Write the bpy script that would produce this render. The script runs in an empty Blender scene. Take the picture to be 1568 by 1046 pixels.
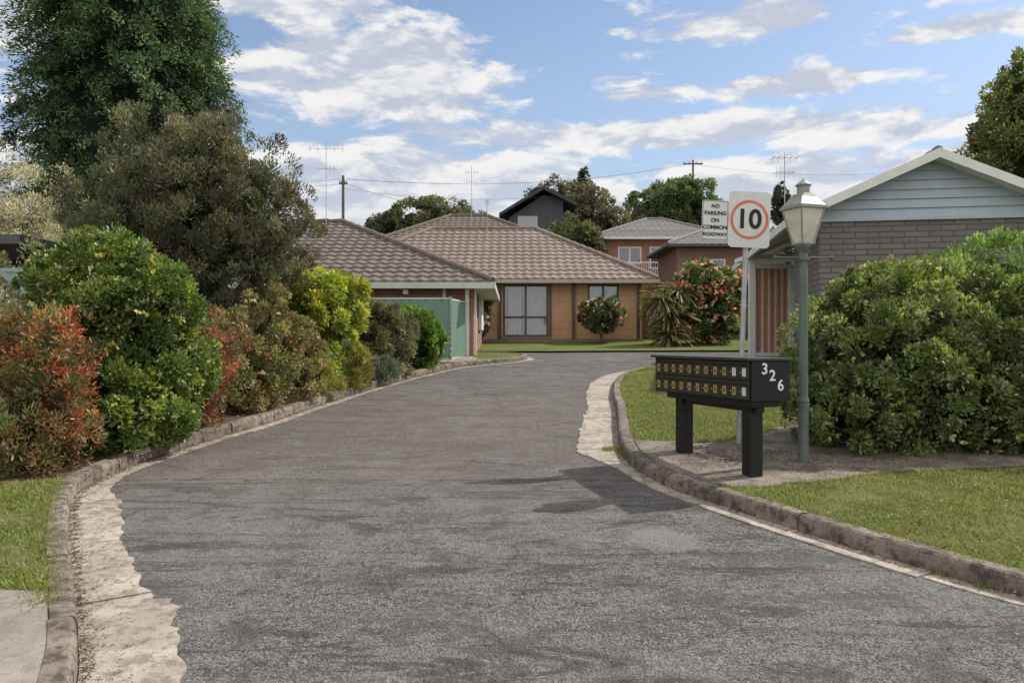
import bpy, math, random
import numpy as np
from mathutils import Vector, Matrix
random.seed(4)
SL=0.0557
def G(y):
    if y>60: y=60
    if y<-30: y=-30
    return SL*y
KH=0.11
scene=bpy.context.scene
# ---------------------------------------------------------------- camera
cam=bpy.data.cameras.new("camera"); co=bpy.data.objects.new("camera",cam)
scene.collection.objects.link(co); co.location=(0,0,1.6); co.rotation_euler=(math.radians(90),0,0)
cam.lens=28; cam.sensor_width=36; cam.clip_end=5000; cam.clip_start=.05
scene.camera=co
scene.view_settings.view_transform='Standard'; scene.view_settings.look='None'; scene.view_settings.exposure=0
# ---------------------------------------------------------------- node helpers
class NT:
    def __init__(s,nt): s.nt=nt; s.n=nt.nodes; s.l=nt.links
    def new(s,t,**k):
        n=s.n.new(t)
        for a,b in k.items(): setattr(n,a,b)
        return n
    def set(s,sock,v):
        if isinstance(v,bpy.types.NodeSocket): s.l.new(v,sock)
        else:
            if hasattr(sock.default_value,'__len__') and not hasattr(v,'__len__'): v=(v,)*len(sock.default_value)
            if hasattr(v,'__len__') and len(sock.default_value)==4 and len(v)==3: v=tuple(v)+(1,)
            sock.default_value=v
    def m(s,op,a,b=0.0,c=None,clamp=False):
        n=s.new('ShaderNodeMath',operation=op,use_clamp=clamp)
        s.set(n.inputs[0],a); s.set(n.inputs[1],b)
        if c is not None: s.set(n.inputs[2],c)
        return n.outputs[0]
    def mix(s,f,a,b,mode='MIX'):
        n=s.new('ShaderNodeMix',data_type='RGBA',blend_type=mode)
        s.set(n.inputs[0],f); s.set(n.inputs[6],a); s.set(n.inputs[7],b)
        return n.outputs[2]
    def noise(s,vec,scale,detail=4,rough=.55,dist=0):
        n=s.new('ShaderNodeTexNoise'); s.l.new(vec,n.inputs['Vector'])
        n.inputs['Scale'].default_value=scale; n.inputs['Detail'].default_value=detail
        n.inputs['Roughness'].default_value=rough; n.inputs['Distortion'].default_value=dist
        return n.outputs[0]
    def ramp(s,f,lo,hi,a=0.0,b=1.0):
        n=s.new('ShaderNodeMapRange',interpolation_type='SMOOTHSTEP')
        s.set(n.inputs[0],f); s.set(n.inputs[1],lo); s.set(n.inputs[2],hi); s.set(n.inputs[3],a); s.set(n.inputs[4],b)
        return n.outputs[0]
    def coord(s,which='Object',scale=None):
        c=s.new('ShaderNodeTexCoord').outputs[which]
        if scale:
            mp=s.new('ShaderNodeMapping'); s.l.new(c,mp.inputs[0]); mp.inputs['Scale'].default_value=scale; c=mp.outputs[0]
        return c
    def bump(s,h,st,dist=.01):
        n=s.new('ShaderNodeBump'); n.inputs['Strength'].default_value=st; n.inputs['Distance'].default_value=dist
        s.l.new(h,n.inputs['Height']); return n.outputs[0]
def newmat(name):
    m=bpy.data.materials.new(name); m.use_nodes=True
    t=NT(m.node_tree); p=m.node_tree.nodes['Principled BSDF']
    return m,t,p
def M(name,c1,c2=None,scale=6,rough=.7,bump=0.0,bscale=40,metal=0,spec=.4,bd=.01):
    m,t,p=newmat(name); c=t.coord()
    if c2 is None: c2=tuple(x*.75 for x in c1)
    n1=t.noise(c,scale,3); n2=t.noise(c,scale*7,2)
    f=t.ramp(t.m('ADD',t.m('MULTIPLY',n1,.65),t.m('MULTIPLY',n2,.35)),.35,.65)
    t.set(p.inputs['Base Color'],t.mix(f,c1,c2))
    p.inputs['Roughness'].default_value=rough; p.inputs['Metallic'].default_value=metal
    p.inputs['Specular IOR Level'].default_value=spec
    if bump>0: t.l.new(t.bump(t.noise(c,bscale,3),bump,bd),p.inputs['Normal'])
    return m
def brickmat(name,c1,c2,mortar,bw=.23,bh=.086,ms=.012,dirt=.35):
    m,t,p=newmat(name); c=t.coord()
    s=t.new('ShaderNodeSeparateXYZ'); t.l.new(c,s.inputs[0])
    cb=t.new('ShaderNodeCombineXYZ'); t.set(cb.inputs[0],t.m('ADD',s.outputs[0],s.outputs[1])); t.set(cb.inputs[1],s.outputs[2])
    b=t.new('ShaderNodeTexBrick'); t.l.new(cb.outputs[0],b.inputs['Vector'])
    b.inputs['Scale'].default_value=1; b.inputs['Brick Width'].default_value=bw; b.inputs['Row Height'].default_value=bh
    b.inputs['Mortar Size'].default_value=ms; b.inputs['Mortar Smooth'].default_value=.2; b.inputs['Bias'].default_value=0
    t.set(b.inputs['Color1'],c1); t.set(b.inputs['Color2'],c2); t.set(b.inputs['Mortar'],mortar)
    n=t.noise(c,1.3,4); n2=t.noise(c,25,2)
    col=t.mix(t.ramp(n,.35,.75,0,dirt),b.outputs['Color'],tuple(x*.45 for x in c1))
    col=t.mix(t.m('MULTIPLY',n2,.3),col,tuple(min(1,x*1.5) for x in c2))
    t.set(p.inputs['Base Color'],col); p.inputs['Roughness'].default_value=.85
    h=t.m('ADD',t.m('MULTIPLY',b.outputs['Fac'],-1),t.m('MULTIPLY',n2,.5))
    t.l.new(t.bump(h,.6,.012),p.inputs['Normal'])
    return m
def tilemat(name,c1,c2,lich):
    m,t,p=newmat(name); c=t.coord()
    n1=t.noise(c,.8,4); n2=t.noise(c,9,3,.7); n3=t.noise(c,45,2)
    col=t.mix(t.ramp(n2,.3,.7),c1,c2)
    col=t.mix(t.ramp(n1,.45,.75,0,.55),col,lich)
    col=t.mix(t.ramp(n3,.55,.75,0,.35),col,tuple(x*.4 for x in c1))
    t.set(p.inputs['Base Color'],col); p.inputs['Roughness'].default_value=.75
    t.l.new(t.bump(n3,.4,.01),p.inputs['Normal'])
    return m
def leafmat(name,trans=.3,rough=.45,gloss=.05):
    m,t,p=newmat(name); t.n.remove(p)
    a=t.new('ShaderNodeAttribute',attribute_name='Col')
    df=t.new('ShaderNodeBsdfDiffuse'); t.l.new(a.outputs['Color'],df.inputs[0])
    tr=t.new('ShaderNodeBsdfTranslucent')
    t.set(tr.inputs[0],t.mix(1.0,a.outputs['Color'],(1.4,1.45,.7),'MULTIPLY'))
    gl_=t.new('ShaderNodeBsdfGlossy'); gl_.inputs['Roughness'].default_value=rough
    mx=t.new('ShaderNodeMixShader'); mx.inputs[0].default_value=trans
    t.l.new(df.outputs[0],mx.inputs[1]); t.l.new(tr.outputs[0],mx.inputs[2])
    m2=t.new('ShaderNodeMixShader'); m2.inputs[0].default_value=gloss
    t.l.new(mx.outputs[0],m2.inputs[1]); t.l.new(gl_.outputs[0],m2.inputs[2])
    t.l.new(m2.outputs[0],t.n['Material Output'].inputs[0])
    return m
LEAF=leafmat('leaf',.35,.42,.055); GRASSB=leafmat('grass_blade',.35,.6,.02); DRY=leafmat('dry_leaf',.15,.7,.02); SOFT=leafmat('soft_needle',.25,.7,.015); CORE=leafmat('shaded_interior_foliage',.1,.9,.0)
# ---------------------------------------------------------------- mesh builder
def empty(name,loc=(0,0,0),rz=0):
    e=bpy.data.objects.new(name,None); scene.collection.objects.link(e); e.location=loc; e.rotation_euler=(0,0,rz)
    e.empty_display_size=.3; return e
class MB:
    def __init__(s): s.v=[];s.f=[];s.m=[]
    def add(s,vs,fs,mi=0):
        o=len(s.v); s.v+= [tuple(x) for x in vs]; s.f+=[tuple(i+o for i in f) for f in fs]; s.m+=[mi]*len(fs)
    def box(s,x0,x1,y0,y1,z0,z1,mi=0):
        s.add([(x0,y0,z0),(x1,y0,z0),(x1,y1,z0),(x0,y1,z0),(x0,y0,z1),(x1,y0,z1),(x1,y1,z1),(x0,y1,z1)],
          [(0,3,2,1),(4,5,6,7),(0,1,5,4),(1,2,6,5),(2,3,7,6),(3,0,4,7)],mi)
    def tube(s,p0,p1,r0,r1=None,n=8,mi=0,rot=0):
        if r1 is None: r1=r0
        p0=Vector(p0);p1=Vector(p1); d=(p1-p0).normalized()
        a=Vector((0,0,1)) if abs(d.z)<.9 else Vector((1,0,0))
        u=d.cross(a).normalized(); w=d.cross(u)
        if abs(d.z)>=.9: u=Vector((1,0,0)); w=d.cross(u).normalized(); u=w.cross(d)
        vs=[]
        for p,r in ((p0,r0),(p1,r1)):
            for i in range(n):
                t=rot+2*math.pi*i/n; vs.append(p+u*math.cos(t)*r+w*math.sin(t)*r)
        fs=[(i,(i+1)%n,n+(i+1)%n,n+i) for i in range(n)]+[tuple(range(n))[::-1],tuple(range(n,2*n))]
        s.add(vs,fs,mi)
    def prism(s,pts,dvec,mi=0):
        n=len(pts); vs=[Vector(p) for p in pts]+[Vector(p)+Vector(dvec) for p in pts]
        fs=[tuple(range(n)),tuple(range(n,2*n))[::-1]]+[(i,n+i,n+(i+1)%n,(i+1)%n) for i in range(n)]
        s.add(vs,fs,mi)
    def obj(s,name,mats,parent=None,world=True,smooth=False,bevel=0):
        me=bpy.data.meshes.new(name)
        off=Vector(parent.location) if (parent and world) else Vector((0,0,0))
        me.from_pydata([tuple(Vector(v)-off) for v in s.v],[],s.f); 
        for m in (mats if isinstance(mats,(list,tuple)) else [mats]): me.materials.append(m)
        me.polygons.foreach_set('material_index',s.m)
        if smooth: me.polygons.foreach_set('use_smooth',[True]*len(s.f))
        me.update(); o=bpy.data.objects.new(name,me); scene.collection.objects.link(o)
        if parent: o.parent=parent
        if bevel:
            b=o.modifiers.new('b','BEVEL'); b.width=bevel; b.segments=2; b.limit_method='ANGLE'
        return o
def npmesh(name,V,Q,nper,mats,cols=None,parent=None,midx=None):
    me=bpy.data.meshes.new(name); me.vertices.add(len(V)); me.vertices.foreach_set('co',V.astype(np.float32).ravel())
    me.loops.add(Q.size); me.loops.foreach_set('vertex_index',Q.astype(np.int32).ravel())
    me.polygons.add(len(Q)); me.polygons.foreach_set('loop_start',(np.arange(len(Q))*nper).astype(np.int32))
    for m in mats: me.materials.append(m)
    if midx is not None: me.polygons.foreach_set('material_index',midx.astype(np.int32))
    if cols is not None:
        a=me.color_attributes.new('Col','FLOAT_COLOR','POINT')
        a.data.foreach_set('color',np.concatenate([cols,np.ones((len(cols),1))],1).astype(np.float32).ravel())
    me.update(calc_edges=True); me.validate()
    o=bpy.data.objects.new(name,me); scene.collection.objects.link(o)
    if parent:
        o.parent=parent; o.location=-Vector(parent.location)
    return o
def nrm(a): return a/np.maximum(np.linalg.norm(a,axis=1,keepdims=True),1e-6)
def leaves_mesh(pos,axis,side,ll,lw,cols):
    n=len(pos); N=np.cross(side,axis)
    L=ll[:,None];W=lw[:,None]
    P=np.empty((n,6,3))
    P[:,0]=pos; P[:,1]=pos+axis*L*.35+side*W*.5+N*W*.18; P[:,2]=pos+axis*L*.72+side*W*.38+N*W*.12
    P[:,3]=pos+axis*L-N*L*.08; P[:,4]=pos+axis*L*.72-side*W*.38+N*W*.12; P[:,5]=pos+axis*L*.35-side*W*.5+N*W*.18
    b=(np.arange(n)*6)[:,None]
    Q=np.concatenate([b+np.array([[0,1,2,3]]),b+np.array([[0,3,4,5]])],0)
    C=np.repeat(cols,6,0)
    return P.reshape(-1,3),Q,C
GAIN=1.3
def foliage(name,blobs,n,ll,lw,pal,seed=0,clump=.28,up=.3,core=.6,out=1.0,extras=(),parent=None,mat=None,zmin=-99,shell=(.68,1.04),rnd=.6,patch=.7,bright=(.6,1.4),corec=.22,gain=None):
    rng=np.random.default_rng(seed)
    pal=np.array(pal,float)*(gain or GAIN); B=np.array(blobs,float)
    w=(B[:,3]*B[:,4]*B[:,5])**(2/3); 
    CC=[];CR=[];CO=[];CI=[];CB=[]
    for b,ww in zip(B,w):
        k=max(10,int(4.5/clump**2*.8)); d=nrm(rng.normal(size=(k,3))); rad=rng.uniform(shell[0],shell[1],(k,1))
        CC.append(b[:3]+d*b[3:6]*rad); CR.append(clump*(b[3]*b[4]*b[5])**(1/3)*rng.uniform(.55,1.35,k)); CO.append(d)
        CI.append(np.full(k,ww/k)); CB.append(rng.uniform(bright[0],bright[1],k))
    CC=np.concatenate(CC);CR=np.concatenate(CR);CO=np.concatenate(CO);CI=np.concatenate(CI);CB=np.concatenate(CB)
    CP=rng.integers(0,len(pal),len(CC))
    ci=rng.choice(len(CC),n,p=CI/CI.sum())
    d=nrm(nrm(rng.normal(size=(n,3)))+out*.55*CO[ci])
    pos=CC[ci]+d*(CR[ci]*rng.uniform(.05,1,n)**.45)[:,None]
    axis=nrm(d*.7+CO[ci]*.3+rng.normal(size=(n,3))*rnd*.7+np.array([0,0,up]))
    side=nrm(np.cross(axis,nrm(CO[ci]+np.array([0,0,.5]))+rng.normal(size=(n,3))*rnd))
    pi=np.where(rng.random(n)<patch,CP[ci],rng.integers(0,len(pal),n))
    cols=pal[pi]*(CB[ci]*rng.uniform(.7,1.3,n))[:,None]*rng.uniform(.9,1.1,(n,3))
    s=rng.uniform(.6,1.25,n)
    keep=pos[:,2]>zmin
    pos,axis,side,cols,s=pos[keep],axis[keep],side[keep],cols[keep],s[keep]
    V,Q,C=leaves_mesh(pos,axis,side,ll*s,lw*s,cols)
    parts=[(V,Q,C,0)]
    for (k,pet,sz,pl) in extras:
        pl=np.array(pl,float); bi=rng.choice(len(B),k,p=w/w.sum()); dd=nrm(rng.normal(size=(k,3))); 
        c=B[bi,:3]+dd*B[bi,3:6]*rng.uniform(1.0,1.13,(k,1))
        kk=c[:,2]>zmin+.1; c=c[kk];dd=dd[kk];k=len(c)
        c=np.repeat(c,pet,0); do=np.repeat(dd,pet,0); col=np.repeat(pl[rng.integers(0,len(pl),k)],pet,0)*rng.uniform(.75,1.2,(k*pet,1))
        ax=nrm(do*.5+rng.normal(size=c.shape)*.8); sd=nrm(np.cross(ax,rng.normal(size=c.shape)))
        v_,q_,c_=leaves_mesh(c,ax,sd,np.full(len(c),sz),np.full(len(c),sz*.8),col); parts.append((v_,q_,c_,0))
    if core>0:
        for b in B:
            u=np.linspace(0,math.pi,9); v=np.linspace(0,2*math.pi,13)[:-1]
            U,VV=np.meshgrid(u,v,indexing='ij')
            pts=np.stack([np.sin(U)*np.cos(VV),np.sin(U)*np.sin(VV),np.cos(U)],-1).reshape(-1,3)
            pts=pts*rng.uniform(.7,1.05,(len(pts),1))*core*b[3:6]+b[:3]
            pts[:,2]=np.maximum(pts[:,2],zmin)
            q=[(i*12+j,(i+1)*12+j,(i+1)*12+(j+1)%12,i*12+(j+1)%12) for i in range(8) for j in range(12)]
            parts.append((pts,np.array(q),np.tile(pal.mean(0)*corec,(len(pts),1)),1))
    o=0;Vs=[];Qs=[];Cs=[];Ms=[]
    for V,Q,C,mi in parts: Vs.append(V);Qs.append(Q+o);Cs.append(C);Ms.append(np.full(len(Q),mi));o+=len(V)
    return npmesh(name,np.concatenate(Vs),np.concatenate(Qs),4,[mat or LEAF,CORE],np.clip(np.concatenate(Cs),0,.9),parent,np.concatenate(Ms))
def branches(name,base,targets,r,mat,parent,seed=0,trunk_top=.5,ntw=2,tw=.3):
    rnd=random.Random(seed); mb=MB(); base=Vector(base); 
    top=Vector((sum(t[0] for t in targets)/len(targets),sum(t[1] for t in targets)/len(targets),base.z+(max(t[2] for t in targets)-base.z)*trunk_top))
    P=[base.lerp(top,i/4)+Vector((rnd.uniform(-1,1),rnd.uniform(-1,1),0))*r*.6*(i>0) for i in range(5)]
    for i in range(4): mb.tube(P[i],P[i+1],r*(1-.13*i),r*(1-.13*(i+1)),9)
    for t in targets:
        t=Vector(t[:3]); s=P[rnd.randint(2,4)]; q=s; rr=r*.5
        for k in range(1,5):
            nq=s.lerp(t,k/4)+Vector((rnd.uniform(-1,1),rnd.uniform(-1,1),rnd.uniform(-.5,1)))*(t-s).length*.06
            mb.tube(q,nq,rr,rr*.7,6); 
            if k>1:
                for _ in range(ntw):
                    e=nq+Vector((rnd.uniform(-1,1),rnd.uniform(-1,1),rnd.uniform(-.2,1)))*(t-s).length*tw
                    mb.tube(nq,e,rr*.4,rr*.12,5)
            q=nq; rr*=.7
    return mb.obj(name,mat,parent,smooth=True)
# ---------------------------------------------------------------- materials
BARK=M('bark',(.16,.12,.09),(.08,.06,.045),8,.9,.6,30)
WHITE=M('white_paint',(.76,.75,.72),(.66,.65,.62),3,.5)
DARK=M('dark_interior',(.03,.03,.03),(.04,.04,.04),3,.9)
BROWNAL=M('bronze_aluminium',(.10,.06,.045),(.07,.045,.03),3,.4)
CURT=M('curtain',(.46,.45,.41),(.36,.35,.32),3,.9)
GALV=M('galvanised_steel',(.42,.43,.44),(.3,.31,.32),12,.45,.1,40,.4)
BLACK=M('black_powdercoat',(.008,.009,.010),(.014,.014,.015),5,.42,.05,80,spec=.3)
def glassmat():
    m,t,p=newmat('window_glass'); t.n.remove(p)
    a=t.new('ShaderNodeBsdfTransparent'); g=t.new('ShaderNodeBsdfGlossy'); g.inputs['Roughness'].default_value=.03
    t.set(g.inputs[0],(.8,.85,.9)); mx=t.new('ShaderNodeMixShader'); mx.inputs[0].default_value=.15
    t.set(a.inputs[0],(.72,.73,.70))
    t.l.new(a.outputs[0],mx.inputs[1]); t.l.new(g.outputs[0],mx.inputs[2]); t.l.new(mx.outputs[0],t.n['Material Output'].inputs[0]); return m
GLASS=glassmat()
# asphalt
def asphalt():
    m,t,p=newmat('asphalt'); c=t.coord(); cs=t.coord('Object',(.55,2.4,1))
    fine=t.noise(c,85,1,.6); mid=t.noise(c,22,3,.78); big=t.noise(c,.5,3); str_=t.noise(cs,1.5,6,.78,1.1); med=t.noise(c,3.2,4,.72)
    base=t.mix(t.ramp(fine,.30,.70),(.045,.043,.042),(.225,.215,.203))
    base=t.mix(t.ramp(mid,.46,.68,0,.8),base,(.038,.036,.036))
    base=t.mix(t.ramp(big,.38,.65,0,.4),base,(.18,.172,.163))
    base=t.mix(t.ramp(med,.50,.62,0,.6),base,(.062,.059,.057))
    base=t.mix(t.ramp(med,.43,.34,0,.4),base,(.205,.196,.186))
    base=t.mix(t.ramp(str_,.52,.60,0,.72),base,(.040,.038,.037))
    base=t.mix(t.ramp(str_,.44,.34,0,.4),base,(.21,.20,.19))
    s=t.new('ShaderNodeSeparateXYZ'); t.l.new(c,s.inputs[0])
    rm=t.m('MULTIPLY',t.ramp(s.outputs[1],5.2,7.5),t.ramp(s.outputs[1],20,11))
    rm=t.m('MULTIPLY',rm,t.ramp(med,.35,.65,.2,.6)); base=t.mix(rm,base,(.140,.108,.092))
    px=t.m('SUBTRACT',s.outputs[0],.98); py=t.m('SUBTRACT',s.outputs[1],5.25)
    pr=t.m('SQRT',t.m('ADD',t.m('MULTIPLY',px,px),t.m('MULTIPLY',py,py))); pr=t.m('ADD',pr,t.m('MULTIPLY',med,.25))
    base=t.mix(t.ramp(pr,.40,.32,0,.5),base,(.21,.20,.19))
    def seam(y0,wob,wd,amt,b_):
        q=t.m('ABSOLUTE',t.m('SUBTRACT',t.m('ADD',s.outputs[1],t.m('MULTIPLY',med,wob)),y0))
        return t.mix(t.m('MULTIPLY',t.ramp(q,wd,.0),amt),b_,(.03,.029,.028))
    base=seam(7.15,.35,.035,.6,base); base=seam(10.4,.6,.04,.4,base)
    nn=t.new('ShaderNodeTexNoise'); t.l.new(c,nn.inputs['Vector']); nn.inputs['Scale'].default_value=2.5; nn.inputs['Detail'].default_value=4
    d=t.new('ShaderNodeMix',data_type='VECTOR'); d.inputs[0].default_value=.3; t.l.new(c,d.inputs[4]); t.l.new(nn.outputs[1],d.inputs[5])
    v=t.new('ShaderNodeTexVoronoi',feature='DISTANCE_TO_EDGE'); t.l.new(d.outputs[1],v.inputs['Vector']); v.inputs['Scale'].default_value=.8
    cr=t.m('MULTIPLY',t.ramp(v.outputs['Distance'],.0,.010,1,0),t.ramp(big,.45,.55))
    base=t.mix(t.m('MULTIPLY',cr,.55),base,(.03,.029,.028))
    t.set(p.inputs['Base Color'],base); p.inputs['Roughness'].default_value=.88; p.inputs['Specular IOR Level'].default_value=.25
    h=t.m('ADD',t.m('ADD',t.m('MULTIPLY',fine,1.0),t.m('MULTIPLY',mid,1.8)),t.m('MULTIPLY',str_,2.5))
    t.l.new(t.bump(h,1.0,.013),p.inputs['Normal']); return m
ASPH=asphalt()
def concrete(name,c1,c2,stain,amt=.6,tint=None):
    m,t,p=newmat(name); c=t.coord()
    n1=t.noise(c,2.2,4,.65); n2=t.noise(c,11,5,.75); n3=t.noise(c,120,1)
    col=t.mix(t.ramp(n1,.35,.65),c1,c2); col=t.mix(t.ramp(n2,.44,.62,0,amt),col,stain)
    col=t.mix(t.ramp(n3,.5,.8,0,.4),col,tuple(x*.5 for x in c2))
    t.set(p.inputs['Base Color'],col); p.inputs['Roughness'].default_value=.9
    t.l.new(t.bump(t.m('ADD',n2,n3),.5,.008),p.inputs['Normal']); return m
KERB=concrete('kerb_concrete',(.25,.205,.168),(.14,.112,.09),(.045,.037,.03),.9)
GUT=concrete('gutter_concrete',(.42,.365,.305),(.29,.25,.205),(.12,.10,.08),.7)
PATH=concrete('path_concrete',(.30,.265,.225),(.22,.195,.165),(.13,.11,.09),.5)
DIRT=M('mulch_dirt',(.11,.088,.07),(.25,.215,.18),4,.95,.9,60,bd=.02)
BED=M('garden_bed_soil',(.08,.055,.035),(.13,.09,.06),9,.95,.9,50,bd=.03)
def grassmat(name,a,b,d):
    m,t,p=newmat(name); c=t.coord(); n1=t.noise(c,.8,4); n2=t.noise(c,22,3,.7); n3=t.noise(c,90,2)
    col=t.mix(t.ramp(n1,.35,.65),a,b); col=t.mix(t.ramp(n2,.42,.68,0,.6),col,d); col=t.mix(t.ramp(n3,.4,.7,0,.5),col,tuple(x*.5 for x in a))
    t.set(p.inputs['Base Color'],col); p.inputs['Roughness'].default_value=.9; p.inputs['Specular IOR Level'].default_value=.15
    t.l.new(t.bump(t.m('ADD',n2,n3),.9,.03),p.inputs['Normal']); return m
LAWN=grassmat('lawn_grass',(.12,.155,.04),(.165,.20,.055),(.19,.17,.075))
GROUND=grassmat('ground_grass',(.07,.09,.03),(.10,.11,.04),(.12,.10,.06))
# ---------------------------------------------------------------- world
w=bpy.data.worlds.new("World"); scene.world=w; w.use_nodes=True
t=NT(w.node_tree); bg=w.node_tree.nodes['Background']
sky=t.new('ShaderNodeTexSky',sky_type='NISHITA'); sky.sun_disc=False; sky.sun_elevation=math.radians(44.5); sky.sun_rotation=math.radians(63.4)
sky.air_density=1.0; sky.dust_density=.8; sky.ozone_density=1.6
c=t.coord('Generated'); s=t.new('ShaderNodeSeparateXYZ'); t.l.new(c,s.inputs[0])
az=t.m('ARCTAN2',s.outputs[0],s.outputs[1]); el=t.m('ARCSINE',s.outputs[2])
tot=None
for (a,e,ra,re,k) in [(-.19,.315,.20,.062,1),(-.29,.40,.16,.04,1),(.20,.250,.36,.024,1),(.46,.235,.2,.022,.8),(.31,.295,.17,.017,1),(.30,.365,.13,.02,1),(.52,.33,.08,.014,.9),(.56,.37,.09,.018,.9),(.26,.43,.22,.016,1),(-.57,.36,.12,.09,1),(-.10,.20,.2,.06,.95)]:
    x=t.m('DIVIDE',t.m('SUBTRACT',az,a),ra); y=t.m('DIVIDE',t.m('SUBTRACT',el,e),re)
    g=t.m('MULTIPLY',t.m('EXPONENT',t.m('MULTIPLY',t.m('ADD',t.m('MULTIPLY',x,x),t.m('MULTIPLY',y,y)),-1.0)),k)
    tot=g if tot is None else t.m('MAXIMUM',tot,g)
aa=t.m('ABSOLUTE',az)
tot=t.m('ADD',tot,t.m('MULTIPLY',t.ramp(aa,.8,1.5),t.ramp(el,.0,.3,.2,.85)))  # unseen cloud cover to the sides and rear, added to fill camera-facing surfaces
tot=t.m('MAXIMUM',tot,t.ramp(el,.27,.15,0,.95))
tot=t.m('MAXIMUM',tot,t.ramp(el,.55,.8,0,.7))
def cn(elv,det):
    cb=t.new('ShaderNodeCombineXYZ'); t.set(cb.inputs[0],t.m('MULTIPLY',az,8.0)); t.set(cb.inputs[1],t.m('MULTIPLY',elv,21.0)); cb.inputs[2].default_value=5.2
    return t.noise(cb.outputs[0],1.0,det,.6,.25)
na=cn(el,7); nb=cn(t.m('ADD',el,.018),4)
d0=t.m('ADD',na,t.m('MULTIPLY',tot,.36))
cov=t.ramp(d0,.60,.74)
lit=t.ramp(t.m('SUBTRACT',na,nb),-.08,.10)
ccol=t.mix(lit,(3.8,4.1,4.8),(6.5,6.35,6.2))
ccol=t.mix(t.ramp(d0,.80,1.02,0,.45),ccol,(4.3,4.5,5.1))
ccol=t.mix(t.ramp(el,.22,.08,0,.6),ccol,(4.5,4.9,5.6))
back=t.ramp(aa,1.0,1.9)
ccol=t.mix(back,ccol,(9.0,8.9,8.7))  # added clouds behind the camera, made extra bright to act as fill light
skyc=t.mix(t.ramp(el,.50,.02,0,.6),sky.outputs[0],(3.3,4.1,5.4))
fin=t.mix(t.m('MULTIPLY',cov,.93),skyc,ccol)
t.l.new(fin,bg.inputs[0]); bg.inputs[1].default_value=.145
# ---------------------------------------------------------------- sun
sl=bpy.data.lights.new('sun','SUN'); sl.energy=4.8; sl.angle=math.radians(.6); sl.color=(1,.95,.86)
so=bpy.data.objects.new('sun',sl); scene.collection.objects.link(so)
so.rotation_euler=Vector((.9,.45,1.0)).to_track_quat('Z','Y').to_euler()
# ---------------------------------------------------------------- paths
def catmull(P,step=.1):
    P=[np.array(p,float) for p in P]; out=[]
    E=[2*P[0]-P[1]]+P+[2*P[-1]-P[-2]]
    for i in range(1,len(E)-2):
        k=max(2,int(np.linalg.norm(E[i+1]-E[i])/step))
        for j in range(k):
            u=j/k; out.append(.5*((2*E[i])+(-E[i-1]+E[i+1])*u+(2*E[i-1]-5*E[i]+4*E[i+1]-E[i+2])*u*u+(-E[i-1]+3*E[i]-3*E[i+1]+E[i+2])*u**3))
    out.append(P[-1]); return np.array(out)
RP=[(9,18.3),(5.5,18.1),(3.7,17.7),(2.87,17.0),(2.25,15.9),(1.88,14.5),(1.62,12.8),(1.46,11.2),(1.27,9.6),(1.14,8.4),(1.13,7.5),(1.33,6.65),(1.65,6.0),(2.0,5.35),(2.35,4.78),(2.75,4.2),(3.5,3.4),(4.8,2.6),(7,1.9),(12,1.3)]
LP=[(-6,-1.5),(-2.2,-.3),(-1.2,1.2),(-1.45,2.4),(-1.8,3.3),(-2.16,3.94),(-2.75,4.94),(-3.24,5.83),(-3.5,6.4),(-3.60,7.0),(-3.56,7.8),(-3.35,9.0),(-3.07,10.3),(-2.8,12.0),(-2.3,14.5),(-1.75,16.5),(-1.24,18.0),(-.53,19),(.1,19.7),(.4,20.5),(.2,21.3),(-.8,21.8),(-3,22.0),(-9,22.2)]
Rc=catmull(RP); Lc=catmull(LP)
def frames(C,sgn):
    T=np.gradient(C,axis=0); T/=np.linalg.norm(T,axis=1,keepdims=True)
    return np.stack([T[:,1],-T[:,0]],1)*sgn
Rn=frames(Rc,-1); Ln=frames(Lc,-1)
if Rn[len(Rn)//2][0]<0: Rn=-Rn
if Ln[len(Ln)//2][0]>0: Ln=-Ln
def sstrip(name,C,N,prof,mat,seglen,gap,zoff,wfun=None,jit=.004,seed=1,parent=None,step=.1):
    rng=random.Random(seed); mb=MB()
    S=np.concatenate([[0],np.cumsum(np.linalg.norm(np.diff(C,axis=0),axis=1))]); tot=S[-1]; s=0
    while s<tot-.2:
        e=min(s+seglen*rng.uniform(.9,1.1),tot); k=max(3,int((e-s)/step)); ss=np.linspace(s,e-gap,k)
        dj=rng.uniform(-jit,jit); dz=rng.uniform(-jit,jit); sw=rng.uniform(.9,1.1)
        rows=[]
        for q in ss:
            x=np.interp(q,S,C[:,0]);y=np.interp(q,S,C[:,1]);nx=np.interp(q,S,N[:,0]);ny=np.interp(q,S,N[:,1])
            sc=wfun(x,y,q,rng)*sw if wfun else 1
            rows.append([(x+nx*(o*sc+dj),y+ny*(o*sc+dj),G(y+ny*o*sc)+z+dz+zoff) for o,z in prof])
        vs=[p for r in rows for p in r]; m=len(prof)
        fs=[(i*m+j,i*m+j+1,(i+1)*m+j+1,(i+1)*m+j) for i in range(k-1) for j in range(m-1)]
        fs+=[tuple(range(m)),tuple(range((k-1)*m,k*m))[::-1]]
        mb.add(vs,fs); s=e
    return mb.obj(name,mat,parent)
kprof=[(0,-.04),(.004,.080),(.014,.105),(.03,.116),(.118,.117),(.128,.108),(.132,-.04)]
sstrip('kerb',Rc,Rn,kprof,KERB,1.5,.016,0,seed=2)
sstrip('kerb',Lc,Ln,kprof,KERB,.95,.018,0,seed=3,jit=.008)
def gl(x,y,q,r): 
    base=.42 if y<4 else (.34 if y<6.1 else (.34-.19*(min(y,7.1)-6.1) if y<7.1 else .15))
    return base*(1+.06*math.sin(q*2.9+1)+.04*math.sin(q*7.3)+.03*math.sin(q*19.7)+r.uniform(-.04,.04))
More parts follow.
